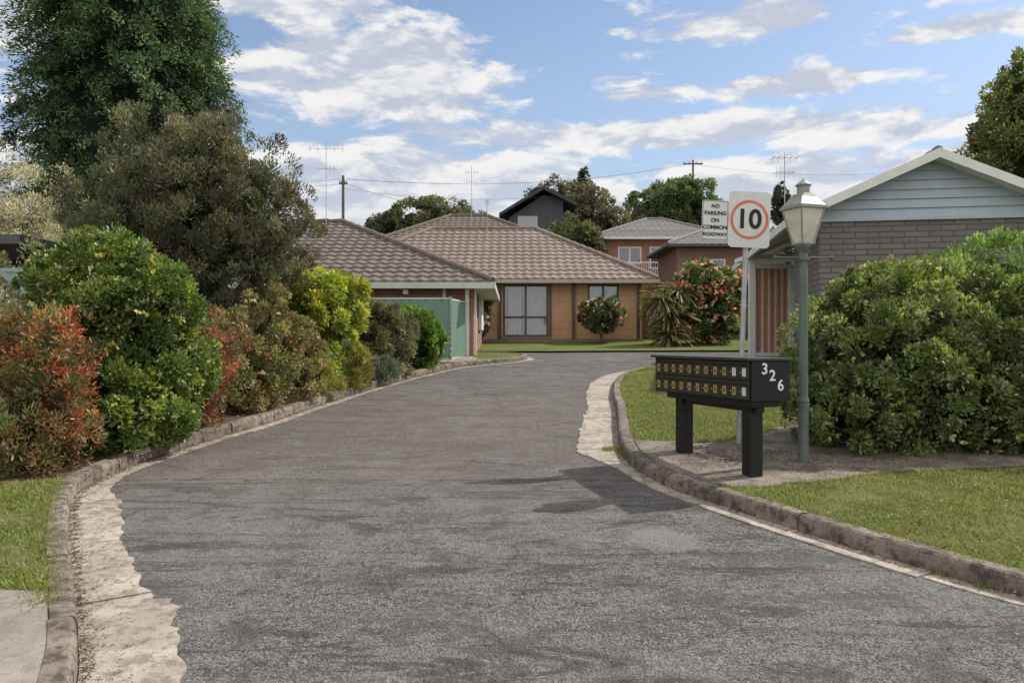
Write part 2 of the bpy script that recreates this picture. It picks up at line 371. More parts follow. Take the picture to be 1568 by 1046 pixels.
def gr(x,y,q,r):
    base=.42 if y>8.2 else (.15+.27*max(0,(y-7.4))/.8 if y>7.4 else .15)
    if y>17: base=.3
    return base*(1+.03*math.sin(q*5)+.02*math.sin(q*17)+r.uniform(-.025,.025))
gprof=[(-.002,-.02),(-.002,.004),(-1,.007),(-1,-.02)]
sstrip('gutter',Lc,Ln,gprof,GUT,1.1,.014,.002,gl,.003,5,step=.045)
sstrip('gutter',Rc,Rn,gprof,GUT,1.6,.014,.002,gr,.002,6,step=.06)
def sheet(name,pts,z,mat):
    mb=MB(); mb.add([(x,y,G(y)+z) for x,y in pts],[tuple(range(len(pts)))]); o=mb.obj(name,mat)
    if o.data.polygons[0].normal.z<0: o.data.flip_normals()
    return o
mb=MB(); ys=[-3000,-30,0,60,4000]
for i in range(4): 
    mb.add([(-3000,ys[i],G(ys[i])-.05),(3000,ys[i],G(ys[i])-.05),(3000,ys[i+1],G(ys[i+1])-.05),(-3000,ys[i+1],G(ys[i+1])-.05)],[(0,1,2,3)])
mb.obj('ground',GROUND)
road=[(-30,-12),(30,-12),(30,1.5),(12,1.5)]+[tuple(p+n*.03) for p,n in zip(Rc[::-1],Rn[::-1])]+[(9,18.4),(30,19),(30,23.5),(6,23.2),(3,23.1),(1,22.9),(-1,22.9),(-12,23)]+[tuple(p+n*.03) for p,n in zip(Lc[::-1],Ln[::-1])]+[(-30,-1.5)]
sheet('asphalt_road',road,0,ASPH)
rv=[tuple(p+n*.12) for p,n in zip(Rc,Rn)]
sheet('lawn',rv+[(40,1.3),(40,18.3)],.108,LAWN)
lv=[tuple(p+n*.12) for p,n in zip(Lc,Ln)]
i0=min(range(len(lv)),key=lambda i:abs(lv[i][1]-4.0) if lv[i][0]<-1.5 else 9)
i1=min(range(len(lv)),key=lambda i:abs(lv[i][1]-6.5))
i2=min(range(len(lv)),key=lambda i:abs(lv[i][1]-18.6)+(lv[i][0]>0)*9)
sheet('footpath',lv[:i0+1]+[(-7,4.4),(-30,4.4),(-30,-1.5)],.112,PATH)
sheet('lawn',lv[i0:i1+1]+[(-6.4,6.9),(-30,6.9),(-30,4.4),(-7,4.4)],.107,LAWN)
sheet('garden_bed',lv[i1:i2+1]+[(-2.5,19.2),(-14,19.2),(-14,6.9),(-6.4,6.9)],.105,BED)
sheet('lawn',lv[i2:]+[(-14,22.2),(-14,19.2),(-2.5,19.2)],.10,LAWN)
sheet('lawn',[(-14,23),(-1,22.9),(1,22.9),(3,23.1),(6,23.2),(30,23.5),(30,45),(-14,45)],.05,LAWN)
dp=[(1.27,8.3),(1.26,7.7),(1.34,7.0),(1.52,6.55),(1.75,6.25),(2.0,6.25),(2.2,6.4),(2.55,6.45),(3.0,6.7),(3.6,6.85),(4.6,7.0),(6.5,7.0),(7.5,8.5),(6,9.6),(3.4,9.3),(2.7,8.6),(2.1,8.15),(1.7,8.2)]
dc=catmull(dp+[dp[0]],.12); rg=random.Random(3)
sheet('dirt_patch',[(x+rg.uniform(-.03,.03),y+rg.uniform(-.03,.03)) if i>14 else (x,y) for i,(x,y) in enumerate(dc)],.114,DIRT)
sheet('driveway',[(-2.4,18.1),(-1.35,18.25),(-.75,18.95),(-1.0,19.9),(-2.4,19.9)],.118,PATH)
# grass blades
def inpoly(P,poly):
    x,y=P[:,0],P[:,1]; r=np.zeros(len(P),bool); n=len(poly); j=n-1
    for i in range(n):
        xi,yi=poly[i];xj,yj=poly[j]
        if yi!=yj: r^=((yi>y)!=(yj>y))&(x<(xj-xi)*(y-yi)/(yj-yi)+xi)
        j=i
    return r
def blades(name,poly,excl,bb,n,h,z,seed,pal,wid=.0035):
    rng=np.random.default_rng(seed); P=rng.uniform(size=(n,2))*[bb[1]-bb[0],bb[3]-bb[2]]+[bb[0],bb[2]]
    k=inpoly(P,poly)
    for e in excl: k&=~inpoly(P,e)
    k&=(np.abs(P[:,0])<P[:,1]*.85+1.5)
    pq=np.sin(P[:,0]*2.3+1.9*np.sin(P[:,1]*1.7+.5))*np.sin(P[:,1]*2.9+1.2*np.sin(P[:,0]*1.3))+.5*np.sin(P[:,0]*8.3+P[:,1]*3.1)*np.sin(P[:,1]*9.7)
    k&=rng.random(n)>np.clip((pq-.45)*1.6,0,.6)
    P=P[k]; pq=pq[k]; n=len(P); pn=np.sin(P[:,0]*5.1+1.3*np.sin(P[:,1]*3.3))*np.sin(P[:,1]*4.3+P[:,0]*1.7)
    p2=np.sin(P[:,0]*11.3+2*np.sin(P[:,1]*7.7))*np.sin(P[:,1]*13.1+P[:,0]*5.3)
    base=np.stack([P[:,0],P[:,1],SL*P[:,1]+z],1); hh=h*rng.uniform(.35,1.2,n)*(1+.4*pn+.25*p2)
    a=rng.uniform(0,6.28,n); wv=wid*rng.uniform(.7,1.5,n)*(1+P[:,1]*.1); dx=np.stack([np.cos(a),np.sin(a),np.zeros(n)],1)
    lean=rng.normal(size=(n,3))*[.65,.65,0]; tip=base+(lean*hh[:,None])+np.array([0,0,1])*hh[:,None]
    V=np.stack([base-dx*wv[:,None],base+dx*wv[:,None],tip],1).reshape(-1,3); Q=np.arange(n*3).reshape(-1,3)
    pal=np.array(pal); c=pal[rng.integers(0,len(pal),n)]*rng.uniform(.7,1.3,(n,1))*(1+.16*pn[:,None]+.14*p2[:,None])
    dry=np.clip(pq,0,1)[:,None]*.55; c=c*(1-dry)+np.array([[.27,.24,.13]])*dry
    npmesh(name,V,Q,3,[GRASSB],np.repeat(c,3,0))
gp=[(.13,.175,.045),(.17,.21,.06),(.21,.225,.09),(.26,.24,.13),(.10,.14,.03),(.31,.28,.17)]
rpoly=rv+[(40,1.3),(40,18.3)]
blades('grass_tufts',rpoly,[dc],(1.2,8,2.6,7.2),210000,.030,.105,1,gp)
blades('grass_tufts',rpoly,[dc],(1.3,4.5,7.6,17.5),100000,.032,.105,2,gp)
gpl=[(.15,.21,.04),(.19,.25,.06),(.24,.25,.09),(.12,.165,.03),(.3,.28,.14)]
blades('grass_tufts',lv[i0:i1+1]+[(-6.4,6.9),(-30,6.9),(-30,4.4),(-7,4.4)],[],(-7,-1.8,3.9,7.2),110000,.032,.105,3,gpl)
rng=np.random.default_rng(8)
V=[];C=[]
wsp=[(2.62,4.42),(1.16,8.15),(1.14,8.0),(1.12,8.35),(2.5,4.6),(1.0,8.3)]+[tuple(p+n*rng.uniform(.10,.15)) for p,n in zip(Lc,Ln) if 3.9<p[1]<6.6]*2+[tuple(p+n*rng.uniform(.11,.15)) for p,n in zip(Rc,Rn) if 3.9<p[1]<6.2]
for wi,cxy in enumerate(wsp):
    hz=.008 if wi<6 else .105
    for i in range(150 if wi<6 else 30):
        p=np.array([cxy[0]+rng.normal()*.04,cxy[1]+rng.normal()*.06]); b=np.array([p[0],p[1],SL*p[1]+hz]); a=rng.uniform(0,6.28); d=np.array([math.cos(a),math.sin(a),0])*.004
        V+=[b-d,b+d,b+[rng.normal()*.02,rng.normal()*.02,rng.uniform(.02,.045)]]; C+=[[.2,.22,.07]]*3
npmesh('weeds',np.array(V),np.arange(len(V)).reshape(-1,3),3,[GRASSB],np.array(C))
def litter(name,pts,n,spread,z,seed,pal,sz=.028):
    rng=np.random.default_rng(seed); i=rng.integers(0,len(pts),n); P=np.array(pts)[i]+rng.normal(size=(n,2))*spread
    pos=np.stack([P[:,0],P[:,1],SL*P[:,1]+z+rng.uniform(0,.006,n)],1)
    a=rng.uniform(0,6.28,n); ax=np.stack([np.cos(a),np.sin(a),rng.uniform(-.1,.3,n)],1); sd=np.stack([-np.sin(a),np.cos(a),rng.uniform(-.3,.3,n)],1)
    pal=np.array(pal); s=sz*rng.uniform(.4,1.3,n)
    V,Q,C=leaves_mesh(pos,ax,sd,s,s*.5,pal[rng.integers(0,len(pal),n)]*rng.uniform(.6,1.3,(n,1)))
    npmesh(name,V,Q,4,[DRY],C)
lp=[(.16,.095,.05),(.11,.065,.035),(.24,.17,.09),(.08,.055,.04)]
litter('leaf_litter',[tuple(p-n*.03) for p,n in zip(Lc,Ln) if 3<p[1]<19],5600,.022,.012,1,lp,.018)
litter('leaf_litter',[tuple(p-n*.12) for p,n in zip(Lc,Ln) if 3<p[1]<19],1700,.09,.012,11,lp,.016)
litter('leaf_litter',[tuple(p-n*.03) for p,n in zip(Rc,Rn) if 3<p[1]<17],1800,.025,.012,2,lp,.018)
litter('leaf_litter',[tuple(p+n*.45) for p,n in zip(Lc,Ln) if 6<p[1]<19],5000,.22,.11,3,lp,.04)
litter('leaf_litter',[(2.2,7.1),(2.8,7.2),(3.4,7.2),(1.7,7.4),(2.4,7.8),(4,7.2)],2600,.35,.118,4,lp,.022)
rr=np.random.default_rng(9)
litter('leaf_litter',[tuple(p) for p in rr.uniform((-3,3),(1.5,14),(200,2))],240,.3,.003,5,lp,.018)
litter('leaf_litter',[tuple(p) for p in rr.uniform((1.8,3),(5,6.3),(100,2))],260,.3,.125,6,[(.4,.3,.12),(.3,.2,.1)],.022)
# ---------------------------------------------------------------- vegetation
zg=lambda y:G(y)+KH
GR=[(.075,.125,.024),(.10,.155,.032),(.06,.095,.022),(.15,.185,.04)]
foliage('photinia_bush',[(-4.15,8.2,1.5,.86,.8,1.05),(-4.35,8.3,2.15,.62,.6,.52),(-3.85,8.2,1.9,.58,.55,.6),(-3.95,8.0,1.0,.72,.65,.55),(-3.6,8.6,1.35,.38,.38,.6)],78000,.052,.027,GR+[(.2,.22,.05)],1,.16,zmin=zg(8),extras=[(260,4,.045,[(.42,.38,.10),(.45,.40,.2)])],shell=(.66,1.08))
foliage('nandina_bush',[(-4.05,6.95,1.0,.42,.4,.6),(-4.7,7.2,1.1,.6,.5,.7),(-4.25,6.75,.75,.45,.35,.4),(-4.3,7.0,1.55,.4,.35,.4)],26000,.05,.014,[(.12,.11,.05),(.10,.11,.04),(.17,.11,.06),(.2,.17,.07),(.08,.11,.035),(.22,.12,.05)],2,.24,zmin=zg(6.8),core=.4,shell=(.5,1.12),up=.6)
foliage('nandina_bush',[(-4.0,7.0,1.5,.34,.33,.36),(-3.85,6.9,1.0,.22,.22,.5),(-4.5,7.0,1.65,.25,.3,.2)],4600,.05,.015,[(.30,.055,.03),(.36,.10,.04),(.26,.06,.035),(.36,.18,.07),(.14,.13,.05)],3,.22,zmin=zg(6.8),core=0,shell=(.4,1.15),up=.5)
foliage('nandina_bush',[(-3.65,9.35,1.35,.32,.3,.62),(-3.6,9.2,.9,.3,.3,.35)],9500,.05,.015,[(.28,.06,.035),(.30,.09,.05),(.2,.08,.05),(.15,.12,.06),(.13,.12,.05)],4,.24,zmin=zg(9),core=.3,shell=(.5,1.12))
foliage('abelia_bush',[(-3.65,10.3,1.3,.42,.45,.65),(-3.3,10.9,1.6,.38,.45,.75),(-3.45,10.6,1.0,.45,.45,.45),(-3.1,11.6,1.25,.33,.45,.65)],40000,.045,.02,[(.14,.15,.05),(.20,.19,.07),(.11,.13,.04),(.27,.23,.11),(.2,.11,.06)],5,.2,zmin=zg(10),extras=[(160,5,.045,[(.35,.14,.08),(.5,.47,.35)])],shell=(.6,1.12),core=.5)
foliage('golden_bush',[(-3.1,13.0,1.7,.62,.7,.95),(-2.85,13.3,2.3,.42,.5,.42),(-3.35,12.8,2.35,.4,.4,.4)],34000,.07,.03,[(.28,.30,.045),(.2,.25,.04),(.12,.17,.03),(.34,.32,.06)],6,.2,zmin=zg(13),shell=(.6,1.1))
foliage('grassy_bush',[(-2.95,12.4,1.1,.32,.35,.4),(-2.75,13.4,1.05,.3,.5,.4)],12000,.11,.012,[(.22,.22,.07),(.16,.17,.06),(.3,.23,.09)],7,.35,up=1.0,zmin=zg(12.5),core=.3)
foliage('grevillea_bush',[(-2.45,15.2,1.5,.5,.55,.75),(-2.3,15.9,1.75,.4,.45,.5),(-2.7,14.9,2.0,.4,.4,.4)],26000,.07,.02,[(.11,.115,.06),(.15,.14,.08),(.09,.10,.045),(.18,.15,.10)],8,.22,zmin=zg(15),shell=(.6,1.1))
foliage('lavender_bush',[(-2.35,14.5,1.05,.2,.3,.25)],4000,.09,.012,[(.16,.2,.18),(.12,.15,.12)],18,.35,up=1,zmin=zg(14.3),core=.3)
foliage('pittosporum_bush',[(-1.95,16.9,1.6,.5,.5,.62),(-2.15,17.1,1.95,.42,.4,.35)],22000,.07,.034,[(.10,.17,.03),(.075,.13,.025),(.14,.22,.045)],9,.22,zmin=zg(16.5))
e=empty('tea_tree',(-4.9,11.9,zg(11.9)))
tb=[(-5.0,11.7,4.1,1.0,1.0,.8),(-4.2,11.5,3.75,1.0,1.0,.95),(-5.9,11.9,3.5,.75,.8,.7),(-3.6,11.4,3.3,.75,.8,.7),(-4.9,11.3,3.0,1.1,.9,.8),(-4.0,11.2,2.5,.65,.6,.6),(-5.6,11.5,2.6,.7,.7,.6),(-4.55,11.7,4.5,.6,.6,.45),(-3.35,11.3,2.7,.5,.5,.45),(-4.6,11.6,3.4,1.3,.7,.9)]
foliage('crown',tb,150000,.055,.017,[(.075,.085,.042),(.10,.105,.055),(.06,.065,.035),(.13,.125,.07),(.10,.08,.06)],10,.17,up=.8,core=0,parent=e,rnd=.7,shell=(.35,1.14),bright=(.55,1.55))
tt2=tb+[(x+dx,y,z+dz,0,0,0) for x,y,z,_,_,_ in tb for dx,dz in ((.35,.2),(-.35,.15),(.1,.3))]
branches('trunk',(-4.9,11.9,zg(11.9)),tt2,.12,M('pale_bark',(.20,.155,.13),(.12,.095,.08),8,.9),e,1,.4,2,.13)
def conifer():
    rng=np.random.default_rng(5); e=empty('conifer_tree',(-12.3,25.5,G(25.5)))
    zk,rk=[2,6,9,12.5,15,18,19.8],[2.9,3.0,2.85,2.45,1.9,.85,.1]
    k=2300; z=rng.uniform(2.5,19.5,k); R=np.interp(z,zk,rk); th=rng.uniform(0,6.283,k)
    lump=1+.12*np.sin(th*5+z*1.3)+.10*np.sin(th*9-z*2.1)
    rad=R*lump*rng.uniform(.70,1.06,k)
    C=np.stack([np.cos(th)*rad,np.sin(th)*rad,z],1)+[-12.3,25.5,0]
    O=np.stack([np.cos(th),np.sin(th),np.full(k,.1)],1)
    n=210000; ci=rng.integers(0,k,n); tt=rng.uniform(0,1,n); sz=rng.uniform(.6,1.2,k)[ci]
    pos=C[ci]+O[ci]*((tt-.5)*.8*sz)[:,None]+np.stack([rng.normal(0,.11,n),rng.normal(0,.11,n),.30-.55*tt**2+rng.normal(0,.09,n)],1)
    ax=nrm(O[ci]*.6+rng.normal(size=(n,3))*.4+[0,0,-.25]); sd=nrm(np.cross(ax,O[ci]+rng.normal(size=(n,3))*.6+[0,0,.6]))
    pal=np.array([(.065,.11,.052),(.085,.135,.06),(.05,.085,.045),(.11,.15,.07)])*1.12; cb=rng.uniform(.4,1.6,k)
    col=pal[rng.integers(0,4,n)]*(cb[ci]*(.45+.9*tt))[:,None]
    s=rng.uniform(.7,1.3,n); V,Q,Cc=leaves_mesh(pos,ax,sd,.13*s,.045*s,col)
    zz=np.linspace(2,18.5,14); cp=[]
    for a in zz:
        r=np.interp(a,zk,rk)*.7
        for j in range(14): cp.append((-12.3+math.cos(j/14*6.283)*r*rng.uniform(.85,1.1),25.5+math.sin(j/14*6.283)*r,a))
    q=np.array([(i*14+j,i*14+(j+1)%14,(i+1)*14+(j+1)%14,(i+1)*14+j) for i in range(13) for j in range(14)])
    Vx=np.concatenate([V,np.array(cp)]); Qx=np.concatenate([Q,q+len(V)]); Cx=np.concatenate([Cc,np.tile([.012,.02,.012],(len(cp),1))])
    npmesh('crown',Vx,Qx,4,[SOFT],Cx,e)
    mb=MB(); mb.tube((-12.3,25.5,G(25.5)-.1),(-12.3,25.5,19),.4,.05,10); mb.obj('trunk',BARK,e,smooth=True)
conifer()
e=empty('blossom_tree',(-9.2,14.5,zg(14.5)))
bb=[(-8.9,14.5,3.9,1.0,.9,.9),(-9.8,14.6,4.3,.9,.9,.9),(-8.3,14.3,3.1,.7,.7,.7),(-9.4,14.3,3.2,.9,.8,.8),(-9.0,14.2,2.5,1.2,.8,.7)]
foliage('crown',bb,34000,.045,.02,[(.36,.33,.25),(.28,.26,.18),(.2,.19,.12),(.42,.39,.32)],12,.26,up=.9,core=0,parent=e,shell=(.15,1.12))
branches('trunk',(-9.2,14.5,zg(14.5)),bb*5,.08,BARK,e,4,.3,4,.2)
foliage('laurel_hedge',[(-6.3,9.8,1.9,.8,.6,.9),(-7.6,10.2,2.0,.9,.6,1.0),(-5.5,9.9,1.7,.6,.6,.9),(-9,11,2,1,.8,1.2)],26000,.06,.03,[(.12,.14,.06),(.18,.18,.09),(.22,.2,.12)],13,.25,zmin=zg(9.5))
foliage('white_flower_bush',[(-5.35,8.1,1.3,.5,.5,.75),(-5.5,8.0,1.7,.4,.4,.4)],13000,.05,.022,[(.28,.27,.18),(.36,.34,.25),(.14,.16,.08)],14,.25,zmin=zg(8),shell=(.5,1.1))
RB=[(4.3,8.4,1.5,1.15,1.0,.85),(3.6,8.2,1.35,.74,.75,.78),(5.4,8.3,1.4,1.1,1.0,.85),(3.95,8.5,2.0,.55,.65,.40),(4.75,8.7,2.0,.85,.7,.38),(3.3,7.9,.95,.62,.6,.42),(4.2,7.75,.95,.9,.5,.45),(5.3,7.7,.95,.9,.5,.45),(3.85,7.75,1.45,.6,.4,.5),(6.5,8.4,1.5,1.0,.9,.9)]
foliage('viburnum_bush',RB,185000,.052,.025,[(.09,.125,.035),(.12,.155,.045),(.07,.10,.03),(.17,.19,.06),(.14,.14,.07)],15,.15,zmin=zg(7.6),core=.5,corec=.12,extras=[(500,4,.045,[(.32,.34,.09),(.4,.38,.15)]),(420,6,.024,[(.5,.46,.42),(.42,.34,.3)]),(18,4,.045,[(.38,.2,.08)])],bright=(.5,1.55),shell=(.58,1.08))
foliage('hedge_bush',[(7.0,11.3,2.1,.9,.8,1.0),(8.2,11.3,2.2,.9,.8,1.15),(6.2,11.2,1.9,.6,.6,.9)],30000,.07,.03,[(.13,.20,.055),(.11,.17,.04),(.17,.24,.08)],16,.2,up=.8,zmin=zg(11),shell=(.6,1.1))
e=empty('broadleaf_tree',(23.5,35,G(35)))
tb=[(23.5,35,10.3,3.0,3,2.6),(25,35,12.2,2.6,2.6,2.2),(21.7,34.8,9.2,1.7,2,1.5),(23.0,35,12.3,1.7,2,1.7),(26,35,9,3,3,3)]
foliage('crown',tb,60000,.19,.10,[(.10,.12,.04),(.13,.15,.05),(.08,.10,.03),(.18,.18,.06)],17,.2,core=.6,parent=e,shell=(.6,1.1))
branches('trunk',(23.5,35,G(35)),tb,.35,BARK,e,5,.5,2,.15)
FL=[(.55,.05,.07),(.6,.14,.14),(.6,.38,.38),(.7,.65,.6)]
e=empty('camellia_tree',(2.99,26.6,G(26.6)+.05))
foliage('crown',[(2.99,26.6,2.50,.72,.6,.5)],9000,.09,.045,[(.05,.075,.03),(.07,.10,.04),(.1,.12,.06)],20,.22,parent=e,extras=[(150,6,.06,FL)])
mb=MB(); mb.tube((2.99,26.6,G(26.6)),(2.97,26.6,2.2),.05,.04)
for a in range(5): mb.tube((2.97,26.6,2.0),(2.97+math.cos(a*1.3)*.4,26.6+math.sin(a*1.3)*.3,2.4),.03,.015,6)
mb.obj('trunk',BARK,e)
foliage('camellia_bush',[(6.5,26.3,2.6,1.05,.9,1.15),(6.2,26.2,3.5,.75,.7,.65),(7.2,26.4,3.3,.7,.7,.7),(5.9,26.1,2.9,.6,.6,.8)],26000,.10,.05,[(.05,.08,.03),(.08,.12,.04),(.12,.15,.05)],21,.2,extras=[(420,6,.085,[(.6,.10,.10),(.65,.22,.18),(.7,.34,.26),(.75,.6,.5)]),(260,6,.1,[(.7,.4,.3),(.72,.5,.38)])],zmin=G(26))
foliage('camellia_bush',[(-1.1,26.8,2.6,.38,.4,.7),(-1.3,26.8,2.3,.5,.4,.6)],9000,.08,.04,[(.10,.11,.06),(.13,.13,.08)],22,.25,extras=[(180,6,.07,[(.7,.5,.5),(.7,.65,.6),(.6,.2,.2)])],zmin=G(26))
e=empty('cordyline_plant',(5.05,25.4,G(25.4)+.05))
rng=np.random.default_rng(3); P=[];A=[];S=[];C=[]
heads=[(5.05,25.4,2.4,1.2),(4.75,25.3,2.9,.95),(5.35,25.5,3.15,.95),(5.0,25.2,1.75,1.0)]
mb=MB()
for hx,hy,hz,sc in heads:
    mb.tube((5.05,25.4,G(25.4)),(hx,hy,hz),.08,.06,8)
    for f in range(95):
        a=rng.uniform(0,6.28); up_=rng.uniform(-.9,1.0); o=nrm(np.array([[math.cos(a),math.sin(a),up_]]))[0]; Lf=sc*rng.uniform(.55,.95); pr=np.array([hx,hy,hz]); dead=up_<-.35
        for kx in range(5):
            d=nrm(np.array([o+[0,0,-.16*kx]]))[0]; P.append(pr.copy()); A.append(d); sd=np.cross(d,[0,0,1]); S.append(sd); C.append((.26,.18,.10) if dead else [(.17,.19,.08),(.26,.24,.11),(.24,.19,.10)][f%3]); pr=pr+d*Lf/5
P=np.array(P);A=nrm(np.array(A,float));S=nrm(np.array(S,float))
V,Q,C=leaves_mesh(P,A,S,np.full(len(P),.26),np.full(len(P),.06),np.array(C)*rng.uniform(.6,1.3,(len(P),1)))
npmesh('leaves',V,Q,4,[LEAF],C,e)
mb.obj('trunk',BARK,e)
def dtree(name,blobs,n,s,pal,seed,core=.6,base=None,shell=(.65,1.08)):
    e=empty(name,(blobs[0][0],blobs[0][1],G(blobs[0][1])))
    foliage('crown',blobs,n,s,s*.5,pal,seed,.22,core=core,parent=e,shell=shell,gain=1.4)
    branches('trunk',(blobs[0][0],blobs[0][1],G(blobs[0][1])),blobs,.25,BARK,e,seed,.5,2,.12 if core else .3)
DG=[(.075,.085,.045),(.10,.10,.055),(.125,.105,.07),(.065,.075,.04)]
dtree('eucalyptus_tree',[(3.6,62,12.2,2.2,2,1.9),(5.6,62,12.0,2.0,2,1.7),(2.0,62,10.9,1.7,2,1.6),(7.4,62,11.0,1.7,1.5,1.5),(4.2,62,10,2.8,2,1.8)],28000,.24,[(.12,.10,.07),(.13,.115,.075),(.09,.09,.055)],31)
dtree('eucalyptus_tree',[(-6.6,56,9.7,2.2,2,1.6),(-4.7,56,10.4,1.6,1.6,1.2),(-8.6,56,9.3,1.5,1.5,1.2),(-3.2,56,9.4,1.6,1.5,1.4)],20000,.22,DG,32)
dtree('broadleaf_tree',[(12.3,66,12.6,2.8,2.4,2.0),(14.6,66,13.0,2.5,2.2,2.2),(16.1,66,11.4,1.9,2,1.7),(11.2,66,11.2,1.6,2,1.4)],28000,.25,[(.09,.125,.055),(.115,.145,.065),(.075,.10,.045)],33)
dtree('broadleaf_tree',[(3.5,50,7.6,1.6,1.5,1.6),(4.6,50,7.4,1.2,1.2,1.3)],9000,.25,[(.07,.08,.045),(.09,.095,.05)],34)
dtree('bare_tree',[(8.7,60,10.2,1.0,1,1.6),(9.6,60,10.4,.9,1,1.5)]*3,300,.08,[(.12,.09,.08)],35,core=0,shell=(.3,1.1))
dtree('cypress_tree',[(5.7,63,13.8,.35,.35,1.5)],2500,.2,[(.05,.06,.04)],36)
dtree('cypress_tree',[(16.2,48,10.2,.35,.35,.9),(16.2,48,9.4,.5,.5,.7)],2500,.2,[(.05,.06,.035)],37)
bl=[(x,y,4+h/2,r,5,h*.55) for (x,y,r,h) in [(-40,90,14,8),(-22,95,12,7),(30,85,12,8),(48,80,14,10),(10,100,14,6),(-60,80,14,10),(22,100,14,8)]]
foliage('distant_trees',bl,30000,.8,.45,DG,39,.2,core=.8)
# ---------------------------------------------------------------- roofs / houses
def roof_plane(mb,o,u,v,L,run,s,kL,kR,course=.30,tile=.3,mi=0):
    o=Vector(o);u=Vector(u);v=Vector(v); us=np.arange(0,L+tile/8,tile/4); j=0
    n=Vector((0,0,1)); rj=random.Random(int(L*100+run*10))
    while j*course<run-1e-3:
        v0=j*course; v1=min((j+1)*course+.0,run); rows=[]; ph=rj.uniform(-.02,.02); lj=rj.uniform(-.006,.008)
        for vv,lift in ((v0,-.012),(v0,.040+lj),(v1,.004)):
            a=kL*vv;b=L-kR*vv; uc=np.clip(us,a,max(a,b))
            rows.append([o+u*float(q)+v*vv+n*(s*vv+lift+.018*math.cos(2*math.pi*(float(q)+ph)/tile)) for q in uc])
        m=len(us); vs=[p for r in rows for p in r]; fs=[]
        for i in range(m-1):
            if (rows[0][i]-rows[0][i+1]).length<1e-5 and (rows[2][i]-rows[2][i+1]).length<1e-5: continue
            fs+=[(i,i+1,m+i+1,m+i),(m+i,m+i+1,2*m+i+1,2*m+i)]
        mb.add(vs,fs,mi); j+=1
def cap(mb,p0,p1,mi=0,r=.10):
    p0=Vector(p0);p1=Vector(p1);k=max(1,int((p1-p0).length/.4))
    for i in range(k):
        a=p0.lerp(p1,i/k);b=p0.lerp(p1,(i+1)/k); mb.tube(a+Vector((0,0,.0)),b+Vector((0,0,-.015)),r,r*.85,8,mi)
def wall(mb,p0,p1,z0,z1,ops,th=.12,mi=0,base=None):
    p0=Vector((p0[0],p0[1],0));p1=Vector((p1[0],p1[1],0)); d=(p1-p0); L=d.length; d/=L; nin=Vector((-d.y,d.x,0))
    xs=sorted({0,L}|{q for o in ops for q in o[:2]}); zs=sorted({z0,z1}|{q for o in ops for q in o[2:]})
    P=lambda a,z,dep=0: p0+d*a+Vector((0,0,z))+nin*dep
    for i in range(len(xs)-1):
        for j in range(len(zs)-1):
            cx=(xs[i]+xs[i+1])/2;cz=(zs[j]+zs[j+1])/2
            if any(o[0]<cx<o[1] and o[2]<cz<o[3] for o in ops): continue
            mb.add([P(xs[i],zs[j]),P(xs[i+1],zs[j]),P(xs[i+1],zs[j+1]),P(xs[i],zs[j+1])],[(0,1,2,3)],mi)
    for a,b,c,e_ in ops:
        for q in (((a,c),(b,c)),((b,c),(b,e_)),((b,e_),(a,e_)),((a,e_),(a,c))):
            mb.add([P(*q[0]),P(*q[1]),P(*q[1],th),P(*q[0],th)],[(0,1,2,3)],mi)
def window(parent,x0,x1,z0,z1,y,mull=(),trans=(),fr=.06,frame=BROWNAL,curtain=True,seed=0,world=True,gaps=((.30,.42),)):
    mb=MB(); fy0,fy1=y+.03,y+.09
    mb.box(x0,x0+fr,fy0,fy1,z0,z1);mb.box(x1-fr,x1,fy0,fy1,z0,z1);mb.box(x0+fr,x1-fr,fy0+.002,fy1,z0,z0+fr);mb.box(x0+fr,x1-fr,fy0+.002,fy1,z1-fr,z1)
    for m_ in mull: mb.box(m_-fr/2,m_+fr/2,fy0+.003,fy1-.003,z0+fr,z1-fr)
    for tz in trans: mb.box(x0+fr,x1-fr,fy0+.006,fy1-.006,tz-fr/2,tz+fr/2)
    mb.obj('window_frame',frame,parent,world)
    mb=MB(); mb.add([(x0,y+.07,z0),(x1,y+.07,z0),(x1,y+.07,z1),(x0,y+.07,z1)],[(0,1,2,3)]); mb.obj('window_glass',GLASS,parent,world)
    mb=MB(); mb.box(x0,x1,y+.45,y+.5,z0,z1); mb.obj('interior',DARK,parent,world)
    if curtain:
        mb=MB(); n=int((x1-x0)/.03); vs=[]
        for i in range(n+1):
            xx=x0+(x1-x0)*i/n; yy=y+.2+.035*math.sin(i*1.3+seed)+.015*math.sin(i*.37)
            vs+=[(xx,yy,z0),(xx,yy,z1)]
        fs=[(2*i,2*i+2,2*i+3,2*i+1) for i in range(n) if not any(a<i/n<b for a,b in gaps)]
        mb.add(vs,fs); mb.obj('curtain',CURT,parent,world)
